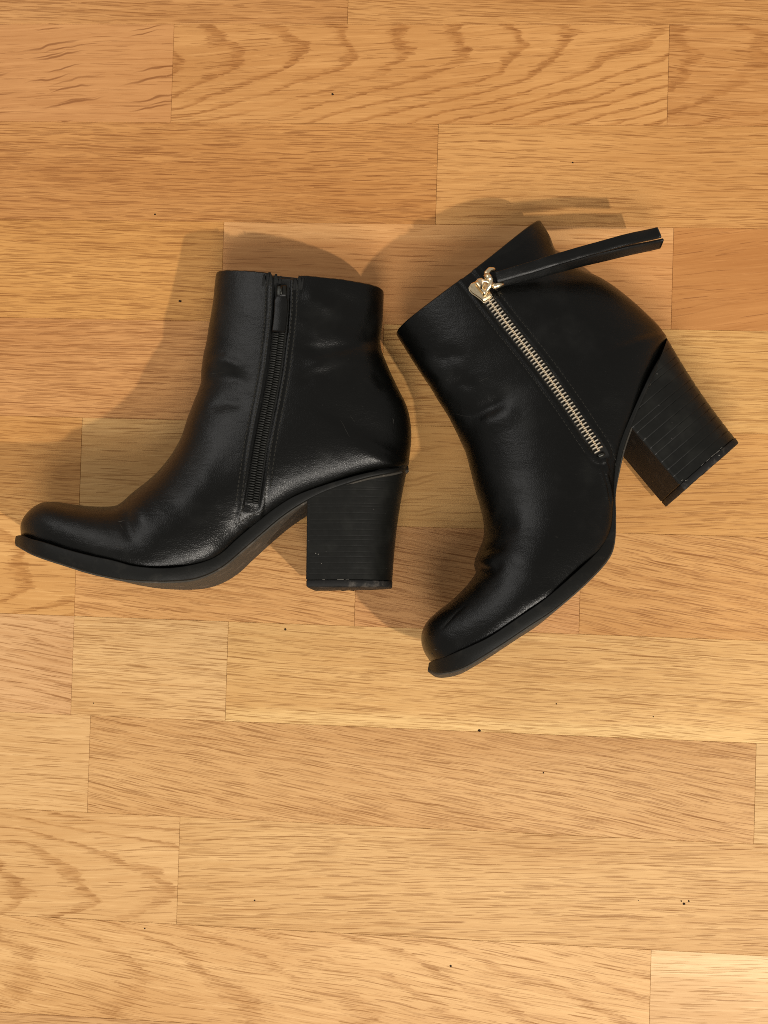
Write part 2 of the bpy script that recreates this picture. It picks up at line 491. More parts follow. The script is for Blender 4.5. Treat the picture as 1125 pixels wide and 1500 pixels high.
XL, XR = -1.25, 1.25
for r in range(-13, 24):
    joints, specs = [], []
    if r in ROWS:
        for sp in ROWS[r]:
            if sp[0] is not None:
                joints.append(jx(sp[0], r))
            specs.append(sp)
        left, right = -0.42 - random.uniform(0, .2), 0.42 + random.uniform(0, .2)
        if joints and joints[0] < left + .1: left = joints[0] - .2
        joints = [left] + joints + [right]
        specs = [filler_spec()] + specs + [filler_spec()]
        # rows whose first / last plank already crosses the frame's edge keep one spec to the filler joint
    else:
        x = XL + random.uniform(.1, .4)
        while x < XR - .15:
            joints.append(x); x += random.uniform(.28, .5)
        specs = [filler_spec() for _ in range(len(joints) + 1)]
    xs = [XL] + joints + [XR]
    for k, sp in enumerate(specs):
        plank(xs[k], xs[k + 1], row_y[r], row_y[r + 1], sp)

# dark pits and small knots in the wood
for px_, py_, r_, e_ in ((487, 138, 1.0, 1.1), (227, 314, .8, 1.3), (264, 441, .9, 1.6), (418, 922, 1.0, 1.0), (702, 1070, 1.25, 1.0),
                         (839, 238, .7, 1.2), (1002, 1324, 1.1, 1.3), (1009, 1320, .7, 1.1), (998, 1320, .6, 1), (660, 1415, .9, 1.0),
                         (935, 1319, .4, 1), (796, 1132, .6, 1.0), (373, 1319, .7, 1.0), (212, 1360, .6, 1.3), (137, 1030, .6, 1), (815, 1031, .6, 1), (957, 1050, .5, 1)):
    p = on_floor(px_, py_)
    par = next((o for x0, x1, yb, yt, o in planks if x0 <= p.x <= x1 and yb <= p.y <= yt), None)
    if par is None: continue
    n = 9
    rr = [r_ * 0.00075 * random.uniform(.75, 1.2) for _ in range(n)]
    v = [(0, 0, 0.00035)]
    for h, k in ((0.00026, .6), (0.0, 1.0)):
        for a in range(n):
            v.append((math.cos(2 * math.pi * a / n) * rr[a] * k * e_, math.sin(2 * math.pi * a / n) * rr[a] * k, h))
    f = [(0, 1 + a, 1 + (a + 1) % n) for a in range(n)] + [(1 + a, 1 + n + a, 1 + n + (a + 1) % n, 1 + (a + 1) % n) for a in range(n)]
    k = mesh_obj('knot', v, f, M['pit'], par)
    k.location = (p.x - par.location.x, p.y - par.location.y, 0.0)

# ------------------------------------------------------------------ boots
class Plane:
    """the boot's middle plane: (u, v) in the plane, h out of it towards the viewer"""
    def __init__(self, ref_px, lean, H):
        self.O = Vector(on_floor(*ref_px, z=H))
        self.N = Vector((lean[0], lean[1], 1)).normalized()
        self.U = (Vector((1, 0, 0)) - self.N * self.N.x).normalized()
        self.V = self.N.cross(self.U)
        self.m = np.array([self.U, self.V, self.N])
    def uv(self, px, py, h=0.0):
        d = ray(px, py)
        t = (self.O + self.N * h - CAM_LOC).dot(self.N) / d.dot(self.N)
        q = CAM_LOC + d * t - self.O
        return q.dot(self.U), q.dot(self.V)
    def world(self, uvh):
        return np.asarray(uvh) @ self.m + np.array(self.O)

def sup(x, p):
    return np.power(np.clip(1 - np.power(np.clip(np.abs(x), 0, 1), p), 0, 1), 1.0 / p)

def seg_dist(P, poly):
    """distance from points to a polyline, and position 0..1 along it"""
    best = np.full(len(P), 1e9); along = np.zeros(len(P)); side = np.zeros(len(P))
    poly = np.asarray(poly, float)
    L = np.r_[0, np.cumsum(np.linalg.norm(np.diff(poly, axis=0), axis=1))]
    for i in range(len(poly) - 1):
        a, b = poly[i], poly[i + 1]
        ab = b - a
        t = np.clip(((P - a) @ ab) / (ab @ ab), 0, 1)
        dv = P - (a + t[:, None] * ab)
        d = np.linalg.norm(dv, axis=1)
        m = d < best
        best[m] = d[m]; along[m] = (L[i] + t[m] * (L[i + 1] - L[i])) / L[-1]
        side[m] = np.sign(ab[0] * dv[m, 1] - ab[1] * dv[m, 0])
    return best, along, side

def grid_normals(V):
    du = np.gradient(V, axis=0)
    dv = np.roll(V, -1, axis=1) - np.roll(V, 1, axis=1)
    n = np.cross(du, dv)
    return n / (np.linalg.norm(n, axis=2, keepdims=True) + 1e-12)

def upper_grid(pl, st, inset=0.0, t0=0.0, sub=14, nn=190, nf=54):
    ctrl = []
    for (ax, ay, bx, by, W, wB, a, b, p) in st:
        au, av = pl.uv(ax, ay, 0.0)
        bu, bv = pl.uv(bx, by, wB / 1000.0)
        ctrl.append((au, av, bu, bv, W / 1000.0, wB / 1000.0, a, b, p))
    n = len(ctrl)
    t = np.linspace(t0, n - 1, int((n - 1 - t0) * sub) + 1)
    C = cubic(ctrl, t)
    A, B = C[:, 0:2], C[:, 2:4]
    W, wB, a, b, p = (C[:, i:i + 1] for i in range(4, 9))
    W = np.maximum(W - inset, 0.0005); wB = np.clip(wB - inset, 0.0, W)
    if inset:
        d = B - A
        l = np.linalg.norm(d, axis=1, keepdims=True)
        A, B = A + d / l * inset, B - d / l * inset
    dB = B - A
    B = B + dB / (np.linalg.norm(dB, axis=1, keepdims=True) + 1e-9) * (0.0014 * np.clip((18.5 - t) / 1.5, 0, 1) * np.clip(t, 0, 1))[:, None]
    def s_of(m):
        j = np.linspace(0, 1, m)
        return 0.45 * j + 0.55 * 0.5 * (1 - np.cos(np.pi * j))
    def side(m):
        s = s_of(m)[None, :]
        fA = sup(np.clip(1 - s / a, 0, 1), p)
        x = np.clip((s - (1 - b)) / b, 0, 1)
        r = wB / W
        gB = r + (1 - r) * sup(x, p)
        return s, W * fA * gB
    s1, w1 = side(nn)
    s2, w2 = side(nf)
    s = np.concatenate([np.repeat(s1, len(t), 0), np.repeat(s2[:, ::-1][:, 0:-1], len(t), 0)], 1)
    h = np.concatenate([w1, -w2[:, ::-1][:, 0:-1]], 1)
    uv = A[:, None, :] + (B - A)[:, None, :] * s[:, :, None]
    return t, s, np.concatenate([uv, h[:, :, None]], 2)

def floor_clamp(P, zmin, e):
    z = P[..., 2] - zmin
    P = P.copy()
    P[..., 2] = zmin + 0.5 * (z + np.sqrt(z * z + e * e))
    return P

def build_boot(name, label, ref_px, lean, H, st, sole, heel, creases, channel, cuff_arch, notch=None):
    for _ in range(4):
        pl = Plane(ref_px, lean, H)
        sv = sole_ring(pl, sole)
        zmin = sv[..., 2].min()
        H -= zmin - 0.0004
    pl = Plane(ref_px, lean, H)
    base = pl.O.copy(); base.z = 0
    root = bpy.data.objects.new(name, None)
    root.empty_display_size = 0.05
    root.location = base
    COL.objects.link(root)
    root['label'] = label
    root['category'] = 'boot'
    root['group'] = 'pair of black ankle boots'
    # upper
    t, s, uvh = upper_grid(pl, st)
    n = len(st) - 1
    k = np.clip((t - (n - 4)) / 4.0, 0, 1)[:, None]
    # arch of the cuff edge
    dirv = np.array(cuff_arch[0:2]); dirv = dirv / np.linalg.norm(dirv)
    uvh[..., 0:2] += (k ** 2 * (4 * s * (1 - s)) * cuff_arch[2])[..., None] * dirv
    P = pl.world(uvh)
    P = floor_clamp(P, 0.0006, 0.004)
    N = grid_normals(P)
    ctr = P.mean(axis=1, keepdims=True)
    if np.mean(np.sum(N * (P - ctr), axis=2)) < 0:
        N = -N
    flat = P.reshape(-1, 3); fn = N.reshape(-1, 3)
    pxy = project(flat)
    near = np.clip(((flat - np.array(pl.O)) @ np.array(pl.N)) / 0.006, 0, 1)
    disp = np.zeros(len(flat))
    # slack of the leather
    q = flat - np.array(base)
    ns = np.array([noise.noise(Vector((v[0] * 26, v[1] * 26, v[2] * 20))) for v in q[::1]])
    tt = np.repeat(t, s.shape[1])
    disp += ns * 0.0010 * np.clip((tt - 6) / 6, 0.15, 1)
    for poly, depth, width, fade in creases:
        d, al, _s = seg_dist(pxy, poly)
        env = np.clip(np.minimum(al, 1 - al) / fade, 0, 1) if fade > 0 else 1.0
        env = env * env * (3 - 2 * env) if fade > 0 else 1.0
        g = np.exp(-(d / width) ** 2)
        disp += -depth / 1000.0 * g * near * env
    if channel:
        poly, half, depth, lip = channel
        d, al, _s = seg_dist(pxy, poly)
        inside = 1 / (1 + np.exp((d - half) / 0.55)) * np.clip((0.99 - al) / 0.03, 0, 1)
        disp += near * (-depth / 1000.0 * inside + lip / 1000.0 * np.exp(-((d - half - 3.2) / 2.0) ** 2))
        disp += near * (-0.00025 * np.exp(-((d - half - 8.5) / 2.2) ** 2))
    P2 = (flat + fn * disp[:, None]).reshape(P.shape)
    P2[..., 2] = np.maximum(P2[..., 2], 0.0004)
    if notch:
        nx, nw, nd = notch
        kk = np.clip((t - (n - 1.2)) / 1.2, 0, 1)[:, None] * near.reshape(P.shape[:2])
        xx = pxy[:, 0].reshape(P.shape[:2])
        P2[..., 1] -= kk * nd / 1000.0 / (1 + np.exp((np.abs(xx - nx) - nw) / 1.2))
        P2[..., 1] += kk * 0.00016 * np.sin(xx * 0.31) * np.sin(xx * 0.17 + 1)
    nt, nr = P.shape[:2]
    faces = loft_faces(nt, nr)
    if fn_sign(P2, faces) < 0:
        faces = [f[::-1] for f in faces]
    verts = P2.reshape(-1, 3)
    faces.append(tuple(range(nr)))
    up = mesh_obj('upper', verts, faces, M['leather'], root, True, base)
    bvh = BVHTree.FromPolygons([tuple(v) for v in verts], faces)
    # lining and cuff edge
    t2, s2, uv2 = upper_grid(pl, st, 0.0042, n - 9.0, 6, 60, 40)
    k2 = np.clip((t2 - (n - 4)) / 4.0, 0, 1)[:, None]
    uv2[..., 0:2] += (k2 ** 2 * (4 * s2 * (1 - s2)) * cuff_arch[2])[..., None] * dirv
    Q = floor_clamp(pl.world(uv2), 0.0026, 0.004)
    mesh_obj('lining', Q.reshape(-1, 3), [f[::-1] for f in loft_faces(*Q.shape[:2])], M['lining'], root, True, base)
    # rim: rolled edge along the cuff
    rim = P2[-1]
    ring = []
    nr1 = len(rim)
    ctr = rim.mean(axis=0)
    axis = (P2[-1] - P2[-6]); axis /= np.linalg.norm(axis, axis=1, keepdims=True)
    inw = -N[-1] if np.mean(np.sum(N[-1] * (rim - ctr), axis=1)) > 0 else N[-1]
    inw = inw - axis * np.sum(inw * axis, axis=1, keepdims=True)
    inw /= np.linalg.norm(inw, axis=1, keepdims=True) + 1e-9
    for a in np.linspace(0, math.pi, 6):
        ring.append(rim + inw * 0.0009 * (1 - math.cos(a)) + axis * 0.0009 * math.sin(a))
    R = np.array(ring).transpose(1, 0, 2)
    R = np.concatenate([R, R[:1]], 0)
    mesh_obj('cuff_edge', R.reshape(-1, 3), loft_faces(len(R), 6, closed=False), M['leather'], root, True, base)
    # sole (welt and midsole) and thin worn outsole
    nt, nr = sv.shape[:2]
    fs = loft_faces(nt, nr) + [tuple(range(nr)), tuple(range(nt * nr - 1, (nt - 1) * nr - 1, -1))]
    so = mesh_obj('sole', sv.reshape(-1, 3), fs, M['welt'], root, True, base)
    ov = sole_ring(pl, sole, outsole=True)
    nt, nr = ov.shape[:2]
    fs = loft_faces(nt, nr) + [tuple(range(nr)), tuple(range(nt * nr - 1, (nt - 1) * nr - 1, -1))]
    mesh_obj('outsole', ov.reshape(-1, 3), fs, M['outsole'], so, True, base)
    build_heel(pl, heel, root, base)
    return root, base, pl, bvh

def fn_sign(P, faces):
    V = P.reshape(-1, 3)
    f = np.array(faces[len(faces) // 3: 2 * len(faces) // 3])
    n = np.cross(V[f[:, 1]] - V[f[:, 0]], V[f[:, 3]] - V[f[:, 0]])
    c = V[f].mean(axis=1)
    return np.sum(n * (c - V.mean(axis=0)))

def sole_ring(pl, sole, outsole=False, sub=10):
    ctrl = []
    for tx, ty, bx, by, w in sole:
        h = w / 1000.0
        ctrl.append(pl.uv(tx, ty, h) + pl.uv(bx, by, h) + (h,))
    t = np.linspace(0, len(ctrl) - 1, (len(ctrl) - 1) * sub + 1)
    C = cubic(ctrl, t)
    T, B, w = C[:, 0:2], C[:, 2:4], np.maximum(C[:, 4], 0.0006)
    D = B - T
    L = np.linalg.norm(D, axis=1, keepdims=True)
    D = D / L
    if outsole:
        T = B - D * 0.0004
        L = L * 0 + 0.0016
        w = np.maximum(w - 0.0016, 0.0004)
    e = 0.0006
    prof = []                                  # (fraction across width -1..1 minus bevel, depth) going round
    def add(fw, dw, dep, dd):
        prof.append((fw, dw, dep, dd))
    for fw in (-0.9, -0.45, 0, 0.45, 0.9): add(fw, 0, 0.0, 0)
    add(1, -e, 0, 0); add(1, -e * .3, 0, e * .3); add(1, 0, 0, e)
    add(1, 0.0002, .5, 0)
    add(1, 0, 1, -e); add(1, -e * .3, 1, -e * .3); add(1, -e, 1, 0)
    for fw in (0.9, 0.45, 0, -0.45, -0.9): add(fw, 0, 1.0, 0)
    add(-1, e, 1, 0); add(-1, e * .3, 1, -e * .3); add(-1, 0, 1, -e)
    add(-1, -0.0002, .5, 0)
    add(-1, 0, 0, e); add(-1, e * .3, 0, e * .3); add(-1, e, 0, 0)
    rows = []
    for fw, dw, dep, dd in prof:
        hh = w * fw + dw
        uv = T + D * (L * dep + dd)
        rows.append(np.concatenate([uv, hh[:, None]], 1))
    uvh = np.array(rows).transpose(1, 0, 2)
    return pl.world(uvh)

def build_heel(pl, heel, root, base):
    tf, tb, bb, bf, wt, wb, ngroove, depth, chips = heel
    TF = np.array(pl.uv(*tf, wt / 1000)); TB = np.array(pl.uv(*tb, 0.0))
    BB = np.array(pl.uv(*bb, 0.0)); BF = np.array(pl.uv(*bf, wb / 1000))
    wt /= 1000.0; wb /= 1000.0
    e = 0.02
    xs = [0, 0.012, 0.03] + list(np.linspace(0.08, 0.5, 8)) + list(0.5 + 0.5 * np.sin(np.linspace(0, math.pi / 2, 15))[1:])
    prof = []
    for x in xs:
        q = 1.0 if x < 0.30 else float(sup(np.array((x - 0.30) / 0.70), 2.3))
        if x == 0: q = 0.985
        prof.append((x, q))
    out = prof + [(x, -q) for x, q in prof[::-1][1:]] + [(0.0, y) for y in (-0.5, 0, 0.5)]
    ax = (0.5 * (TF + TB) - 0.5 * (BF + BB))
    bdir = (BB - BF) / np.linalg.norm(BB - BF)
    axn = np.array((-bdir[1], bdir[0]))
    if axn @ ax < 0: axn = -axn
    lift = 0.0042
    def col_pts(x, q, z):
        """point of the column at height z above the bottom plane, None height = top"""
        p0 = BF + (BB - BF) * x
        p1 = TF + (TB - TF) * x
        # seat is slightly dished
        p1 = p1 + axn * (0.0030 - 0.0010 * math.sin(math.pi * x))
        h1 = (p1 - p0) @ axn
        f = min(z / h1, 1.0)
        p = p0 + (p1 - p0) * f
        bow = -bdir * 0.0018 * math.sin(math.pi * f) * x
        w = (wb + (wt - wb) * f)
        return p + bow, w * q, h1
    hmax = max(col_pts(x, q, 0)[2] for x, q in out)
    levels = [lift]
    step = (hmax - lift) / (ngroove + 0.3)
    g = 0.00022
    for i in range(1, ngroove + 1):
        z = lift + step * i * (1 + 0.02 * math.sin(i * 2.1))
        levels += [z - 3 * g, z - 1.6 * g, z - g * 0.6, z + g * 0.6, z + 1.6 * g, z + 3 * g]
    levels.append(hmax + 0.01)
    V = []
    for li, z in enumerate(levels):
        is_g = li > 0 and li < len(levels) - 1 and ((li - 1) % 6) in (2, 3)
        for x, q in out:
            p, w, h1 = col_pts(x, q, z)
            ins = depth if (is_g and z < h1 - 0.0008 and x > 0.001) else 0.0
            w = np.sign(w) * max(abs(w) - ins, 0)
            pp = p - bdir * (ins if x > 0.8 else 0)
            V.append((pp[0], pp[1], w))
    nr = len(out)
    fs = loft_faces(len(levels), nr)
    fs += [tuple(range(nr)), tuple(range(len(levels) * nr - 1, (len(levels) - 1) * nr - 1, -1))]
    W = pl.world(np.array(V))
    me = mesh_obj('heel', W, fs, M['heel'], root, True, base)
    import bmesh
    bm = bmesh.new(); bm.from_mesh(me.data)
    bmesh.ops.remove_doubles(bm, verts=bm.verts, dist=2e-6)
    bmesh.ops.recalc_face_normals(bm, faces=bm.faces)
    for ed in bm.edges:
        if len(ed.link_faces) == 2 and ed.calc_face_angle(0) > math.radians(50):
            ed.smooth = False
    bm.to_mesh(me.data); bm.free()
    # top lift
    V = []
    lv = ((-0.0001, -0.0004), (0.0004, 0.0001), (lift - 0.0008, 0.0002), (lift - 0.0003, -0.0002), (lift + 0.0001, -0.0008))
    rj = [random.uniform(-1, 1) for _ in out]
    for li, (z, gr) in enumerate(lv):
        for oi, (x, q) in enumerate(out):
            p, w, h1 = col_pts(x, q, max(z, 0))
            p = p + axn * min(z, 0) + bdir * (gr * (1 if x > .6 else -1 if x < .01 else 0))
            p = p + axn * (rj[oi] * 0.00022 if li < 2 else 0)
            V.append((p[0], p[1], w + np.sign(w) * gr))
    fs = loft_faces(len(lv), nr) + [tuple(range(nr)), tuple(range(len(lv) * nr - 1, (len(lv) - 1) * nr - 1, -1))]
    tl = mesh_obj('top_lift', pl.world(np.array(V)), fs, M['lift'], me, True, base)
    bm = bmesh.new(); bm.from_mesh(tl.data)
    bmesh.ops.recalc_face_normals(bm, faces=bm.faces)
    for ed in bm.edges:
        if len(ed.link_faces) == 2 and ed.calc_face_angle(0) > math.radians(50):
            ed.smooth = False
    bm.to_mesh(tl.data); bm.free()
    # front face panel of the heel, and worn chips along the lift's edge
    V = []
    zs = np.linspace(lift + 0.0003, 0.2, 2)
    for fz in np.linspace(0, 1, 9):
        for q in np.linspace(-0.97, 0.97, 7):
            p, w, h1 = col_pts(0.0, q, lift + 0.0004 + (col_pts(0.0, 1, 0)[2] - lift - 0.004) * fz)
            V.append(((p - bdir * 0.0004)[0], (p - bdir * 0.0004)[1], w))
    for fz in np.linspace(0, 1, 9):
        for q in np.linspace(-0.97, 0.97, 7):
            p, w, h1 = col_pts(0.0, q, lift + 0.0004 + (col_pts(0.0, 1, 0)[2] - lift - 0.004) * fz)
            V.append(((p + bdir * 0.0005)[0], (p + bdir * 0.0005)[1], w))
    fs = loft_faces(9, 7, False) + [tuple(63 + q for q in f[::-1]) for f in loft_faces(9, 7, False)]
    rimv = list(range(7)) + [r * 7 + 6 for r in range(1, 9)] + [56 + q for q in range(5, -1, -1)] + [r * 7 for r in range(7, 0, -1)]
    fs += [(rimv[k], 63 + rimv[k], 63 + rimv[(k + 1) % len(rimv)], rimv[(k + 1) % len(rimv)]) for k in range(len(rimv))]
    br = mesh_obj('heel_front', pl.world(np.array(V)), fs, M['breast'], me, False, base)
    bm = bmesh.new(); bm.from_mesh(br.data)
    bmesh.ops.recalc_face_normals(bm, faces=bm.faces)
    bm.to_mesh(br.data); bm.free()
    g = Geo()
    for x, q, ln, dz, dy in chips:
        p, w, h1 = col_pts(x, float(sup(np.array(max(0, (x - .3) / .7)), 2.3)) * q, lift + dz)
        c = pl.world(np.array([[p[0], p[1], w]]))[0]
        B3 = pl.U * bdir[0] + pl.V * bdir[1]
        A3 = pl.U * axn[0] + pl.V * axn[1]
        g.block(c, B3 * ln, A3 * dy, pl.N * 0.00022, 0.35)
    if chips:
        g.build('chip', M['chip'], tl, True, base)['kind'] = 'stuff'
    return me

def hit(bvh, px, py):
    d = ray(px, py).normalized()
    p, n, _, _ = bvh.ray_cast(CAM_LOC, d)
    if p is None:
        return None, None
    if n.dot(d) > 0: n = -n
    return p, n

def surface_path(bvh, poly, step=1.0):
    """points with normals along a pixel polyline, evenly spaced (metres*step)"""
    poly = np.asarray(poly, float)
    t = np.linspace(0, len(poly) - 1, 400)
    C = cubic(poly, t)
    pts = []
    for c in C:
        p, n = hit(bvh, c[0], c[1])
        if p is not None: pts.append((p, n))
    L = [0.0]
    for a, b in zip(pts[:-1], pts[1:]):
        L.append(L[-1] + (b[0] - a[0]).length)
    return pts, np.array(L)

def path_at(path, l):
    pts, L = path
    i = int(np.clip(np.searchsorted(L, l) - 1, 0, len(pts) - 2))
    f = (l - L[i]) / max(L[i + 1] - L[i], 1e-9)
    f = min(max(f, 0.0), 1.0)
    p = pts[i][0].lerp(pts[i + 1][0], f)
    j0, j1 = max(i - 8, 0), min(i + 8, len(pts) - 1)
    n = sum((pts[j][1] for j in range(j0, j1 + 1)), Vector()).normalized()
    tg = (pts[j1][0] - pts[j0][0]).normalized()
    b = n.cross(tg).normalized()
    n = tg.cross(b).normalized()
    return p, n, tg, b

def stick(bvh, p, n, off=0.0):
    q, m, _, _ = bvh.ray_cast(p + n * 0.01, -n)
    if q is None:
        return p + n * off, n
    if m.dot(n) < 0: m = -m
    return q + n * off, m

def stitch_row(geo, bvh, path, offset, l0, l1, pitch=0.0026, ln=0.0017, w=0.00035, hgt=0.00030, jitter=0.00008):
    l = l0
    while l < l1:
        p, n, tg, b = path_at(path, l)
        q, m = stick(bvh, p + b * (offset + random.uniform(-jitter, jitter)), n, 0.00012)
        geo.block(q, (tg + b * random.uniform(-.12, .12)).normalized() * ln * 0.5, b * w, n * hgt, 0.45)
        l += pitch * random.uniform(.97, 1.03)

def scuffs(bvh, marks, root, base):
    for x0, y0, x1, y1, w in marks:
        g = Geo()
        pts, rad, nn = [], [], None
        for f in np.linspace(0, 1, 8):
            q, n0 = hit(bvh, x0 + (x1 - x0) * f + random.uniform(-.5, .5), y0 + (y1 - y0) * f + random.uniform(-.5, .5))
            if q is None: continue
            nn = n0
            pts.append(q + n0 * 0.00002); rad.append(w / 1000.0 * (0.25 + math.sin(math.pi * f) * random.uniform(.6, 1)))
        if len(pts) > 2:
            g.tube(pts, rad, 6, 0.35, nn)
            g.build('scuff', M['scuff'], root, True, base)

def ribbon(path, l0, l1, w, lift, thick, n=90, bvh=None):
    g = Geo()
    V = []
    for l in np.linspace(l0, l1, n):
        p, nn, tg, b = path_at(path, l)
        for o, z in ((-w, 0), (-w, thick * .7), (-w * .93, thick), (0, thick * 1.1), (w * .93, thick), (w, thick * .7), (w, 0)):
            V.append(p + b * o + nn * (lift + z))
    fs = loft_faces(n, 7) + [tuple(range(7)), tuple(range(n * 7 - 1, (n - 1) * 7 - 1, -1))]
    g.add(V, fs)
    return g

# ---- left boot: toe to the left, inner side with the black zipper up
def finish_station(rows):
    r = [.97] * 5 + [.95, .92, .90, .89, .83, .76, .69, .62, .60, .61, .64, .66, .62, .46, .10]
    bb = [.12] * 5 + [.20, .28, .34, .40, .46, .52, .52, .54, .52, .50, .46, .42, .38, .38, .42]
    out = []
    for i, (ax, ay, bx, by, W) in enumerate(rows):
        a, p = (1.0, 2.35) if i <= 8 else (max(.5, 1.0 - .045 * (i - 8)), 2.15)
        wB, b = (W * r[i], bb[i]) if i < 20 else (0.4, 0.5)
        if i > 8: a = min(a, 1 - b * .55)
        out.append((ax, ay, bx, by, W, wB, a, b, p))
    return out

HW = [2, 16, 25, 31, 35, 39.5, 43.2, 45.3, 46, 45.5, 44.5, 42.5, 40.5, 39.5, 38.5, 38, 37.5, 37, 36.5, 36, 35.5, 35, 34.5, 33.5, 33, 32, 31, 30]
left_pts = [(31, 783, 31, 784), (35, 765, 40, 786.5), (47, 749, 56, 791), (64, 738, 78, 797), (83, 736, 100, 804), (112, 740, 130, 812),
            (141, 743, 165, 820.5), (170, 742.8, 198, 828.5), (183, 737.5, 225, 831.5), (198.5, 723, 255, 831.5), (215, 709, 288, 825.5),
            (230.5, 694, 320, 812), (245, 677, 349, 787), (257, 661, 377, 763.5), (268.5, 640, 405, 742), (277, 614, 434, 725),
            (286, 588, 475, 710), (291, 574, 530, 694), (294.5, 562, 575, 686.5), (295, 551, 597, 682), (296, 540, 601, 667),
            (299, 522, 603, 634), (303.5, 504, 598, 600), (307, 480, 583.5, 568), (311, 455, 567.5, 533), (313.5, 437, 557, 504),
            (315, 421, 559.5, 466), (317, 405, 562, 429)]
left_st = finish_station([p + (w,) for p, w in zip(left_pts, HW)])
left_sole = [(23, 785, 21.5, 796, 3), (31, 784, 31, 802, 17), (45, 789, 44, 809, 26), (64, 794, 62, 816, 33), (96, 804, 93, 826, 38), (130, 813, 128, 837, 42),
             (165, 820.5, 163, 845, 44), (198, 829, 195, 849.5, 45), (243, 832, 243, 851, 45), (288, 825.5, 286, 847, 38), (320, 812.5, 323, 831, 33),
             (349, 787, 355, 805, 29.5), (377, 763.5, 383, 781, 28), (405, 742, 411, 757.5, 28), (434, 725, 440, 738, 28.6), (475, 710, 478, 719, 29),
             (530, 694, 532, 701, 29), (575, 686, 576, 692, 22), (598, 682, 598.5, 687, 3)]
left_heel = ((451, 731), (598.5, 685), (574, 861.5), (449, 859.5), 28.2, 27.5, 22, 0.00004, [(.40, 1, .0020, .0, .00012), (.48, 1, .0010, .0001, .0001), (.2, 1, .0008, .0, .00008), (.10, 1, .0003, .0155, .0003), (.13, 1, .0002, .0150, .0004), (.17, 1, .0002, .0095, .0002)])
left_zip = [(414, 408), (413, 430), (412, 455), (410, 480), (403, 540), (396, 580), (389, 615), (381, 657), (375, 700), (369, 740)]
left_channel = [(415, 388)] + left_zip + [(366, 756)]
left_creases = [
    ([(178, 736), (186, 758), (188, 780), (194, 800)], 0.7, 9, .4),
    ([(196, 728), (206, 752), (214, 775)], -0.6, 13, .45),
    ([(288, 556), (315, 551), (350, 556), (372, 568)], 1.2, 11, .35),
    ([(300, 530), (330, 528), (365, 540)], -1.0, 9, .35),
    ([(430, 505), (462, 512), (510, 507), (556, 497)], 1.5, 9, .3),
    ([(440, 535), (480, 530), (525, 522)], -1.2, 10, .35),
    ([(440, 428), (466, 442), (490, 462)], -1.2, 11, .35),
    ([(470, 420), (500, 440), (540, 452)], 0.8, 12, .35),
    ([(430, 470), (470, 485), (520, 480)], -0.8, 11, .35),
    ([(430, 560), (460, 552), (500, 548)], 0.8, 9, .35),
    ([(300, 600), (330, 590), (365, 592)], 0.7, 9, .35),
    ([(322, 640), (300, 700), (260, 745)], -0.6, 16, .3),
    ([(545, 540), (570, 575)], 0.7, 10, .4),
]
root, base, pl, bvh = build_boot('ankle_boot', 'black leather ankle boot with black side zipper, toe pointing left', (330, 740), (0.045, 0.085), 0.045,
                                 left_st, left_sole, left_heel, left_creases, (left_channel, 11.5, 1.1, 0.22), (-0.05, 1, -0.003), (417, 20, 2.4))
path = surface_path(bvh, left_zip)
Lz = path[1][-1]
zp = ribbon(path, 0.0, Lz - 0.001, 0.0049, -0.0006, 0.0007)
tape = zp.build('zipper_tape', M['tape'], root, True, base)
g = Geo()
l = 0.034
while l < Lz - 0.0015:
    p, n, tg, b = path_at(path, l)
    for sgn in (-1, 1):
        q = p + b * sgn * 0.00175 + n * 0.0009 + tg * (0.00036 * sgn)
        g.block(q, b * 0.00180, (tg + b * 0.10 * sgn) * 0.00050, n * 0.00085, 0.45)
    l += 0.00150
g.build('coil', M['coil'], tape, True, base)['kind'] = 'stuff'
# slider and flat pull tab
p, n, tg, b = path_at(path, 0.0090)
g = Geo()
g.block(p + n * 0.0014, b * 0.0030, tg * 0.0042, n * 0.0011, 0.3)
g.tube([p + n * 0.0022 - tg * 0.003, p + n * 0.0040 - tg * 0.001, p + n * 0.0040 + tg * 0.0012, p + n * 0.0022 + tg * 0.003], 0.0008, 8)
sl = g.build('slider', M['darkmetal'], root, True, base)
V = []
for i, l in enumerate(np.linspace(0.0115, 0.0345, 16)):
    p, n, tg, b = path_at(path, l)
    w = 0.0040 if i > 1 else 0.0030
    z = 0.0030 - 0.0008 * math.sin(i / 15 * math.pi)
    for o, dz in ((-w, 0), (-w, .0009), (-w * .85, .0013), (w * .85, .0013), (w, .0009), (w, 0)):
        V.append(p + b * o + n * (z - 0.0008 + dz))
g = Geo()
g.add(V, loft_faces(16, 6) + [tuple(range(6)), tuple(range(95, 89, -1))])
g.build('pull_tab', M['strap'], sl, True, base)
# frayed tape ends at the cuff
for pxx, pyy in ((393, 404), (404, 408), (437, 411)):
    q, n = hit(bvh, pxx, pyy + 6)
    if q is None: continue
    g = Geo()
    for k in range(6):
        o = Vector((random.uniform(-.0028, .0028), random.uniform(-.001, .0005), 0))
        tip = Vector((random.uniform(-.0016, .0016), random.uniform(.0032, .0056), random.uniform(-.0005, .0004)))
        g.tube([q + o - Vector((0, .003, 0)), q + o + tip * .6, q + o + tip], [.0010, .0008, .0003], 6)
    g.build('tape_end', M['tape'], tape, True, base)
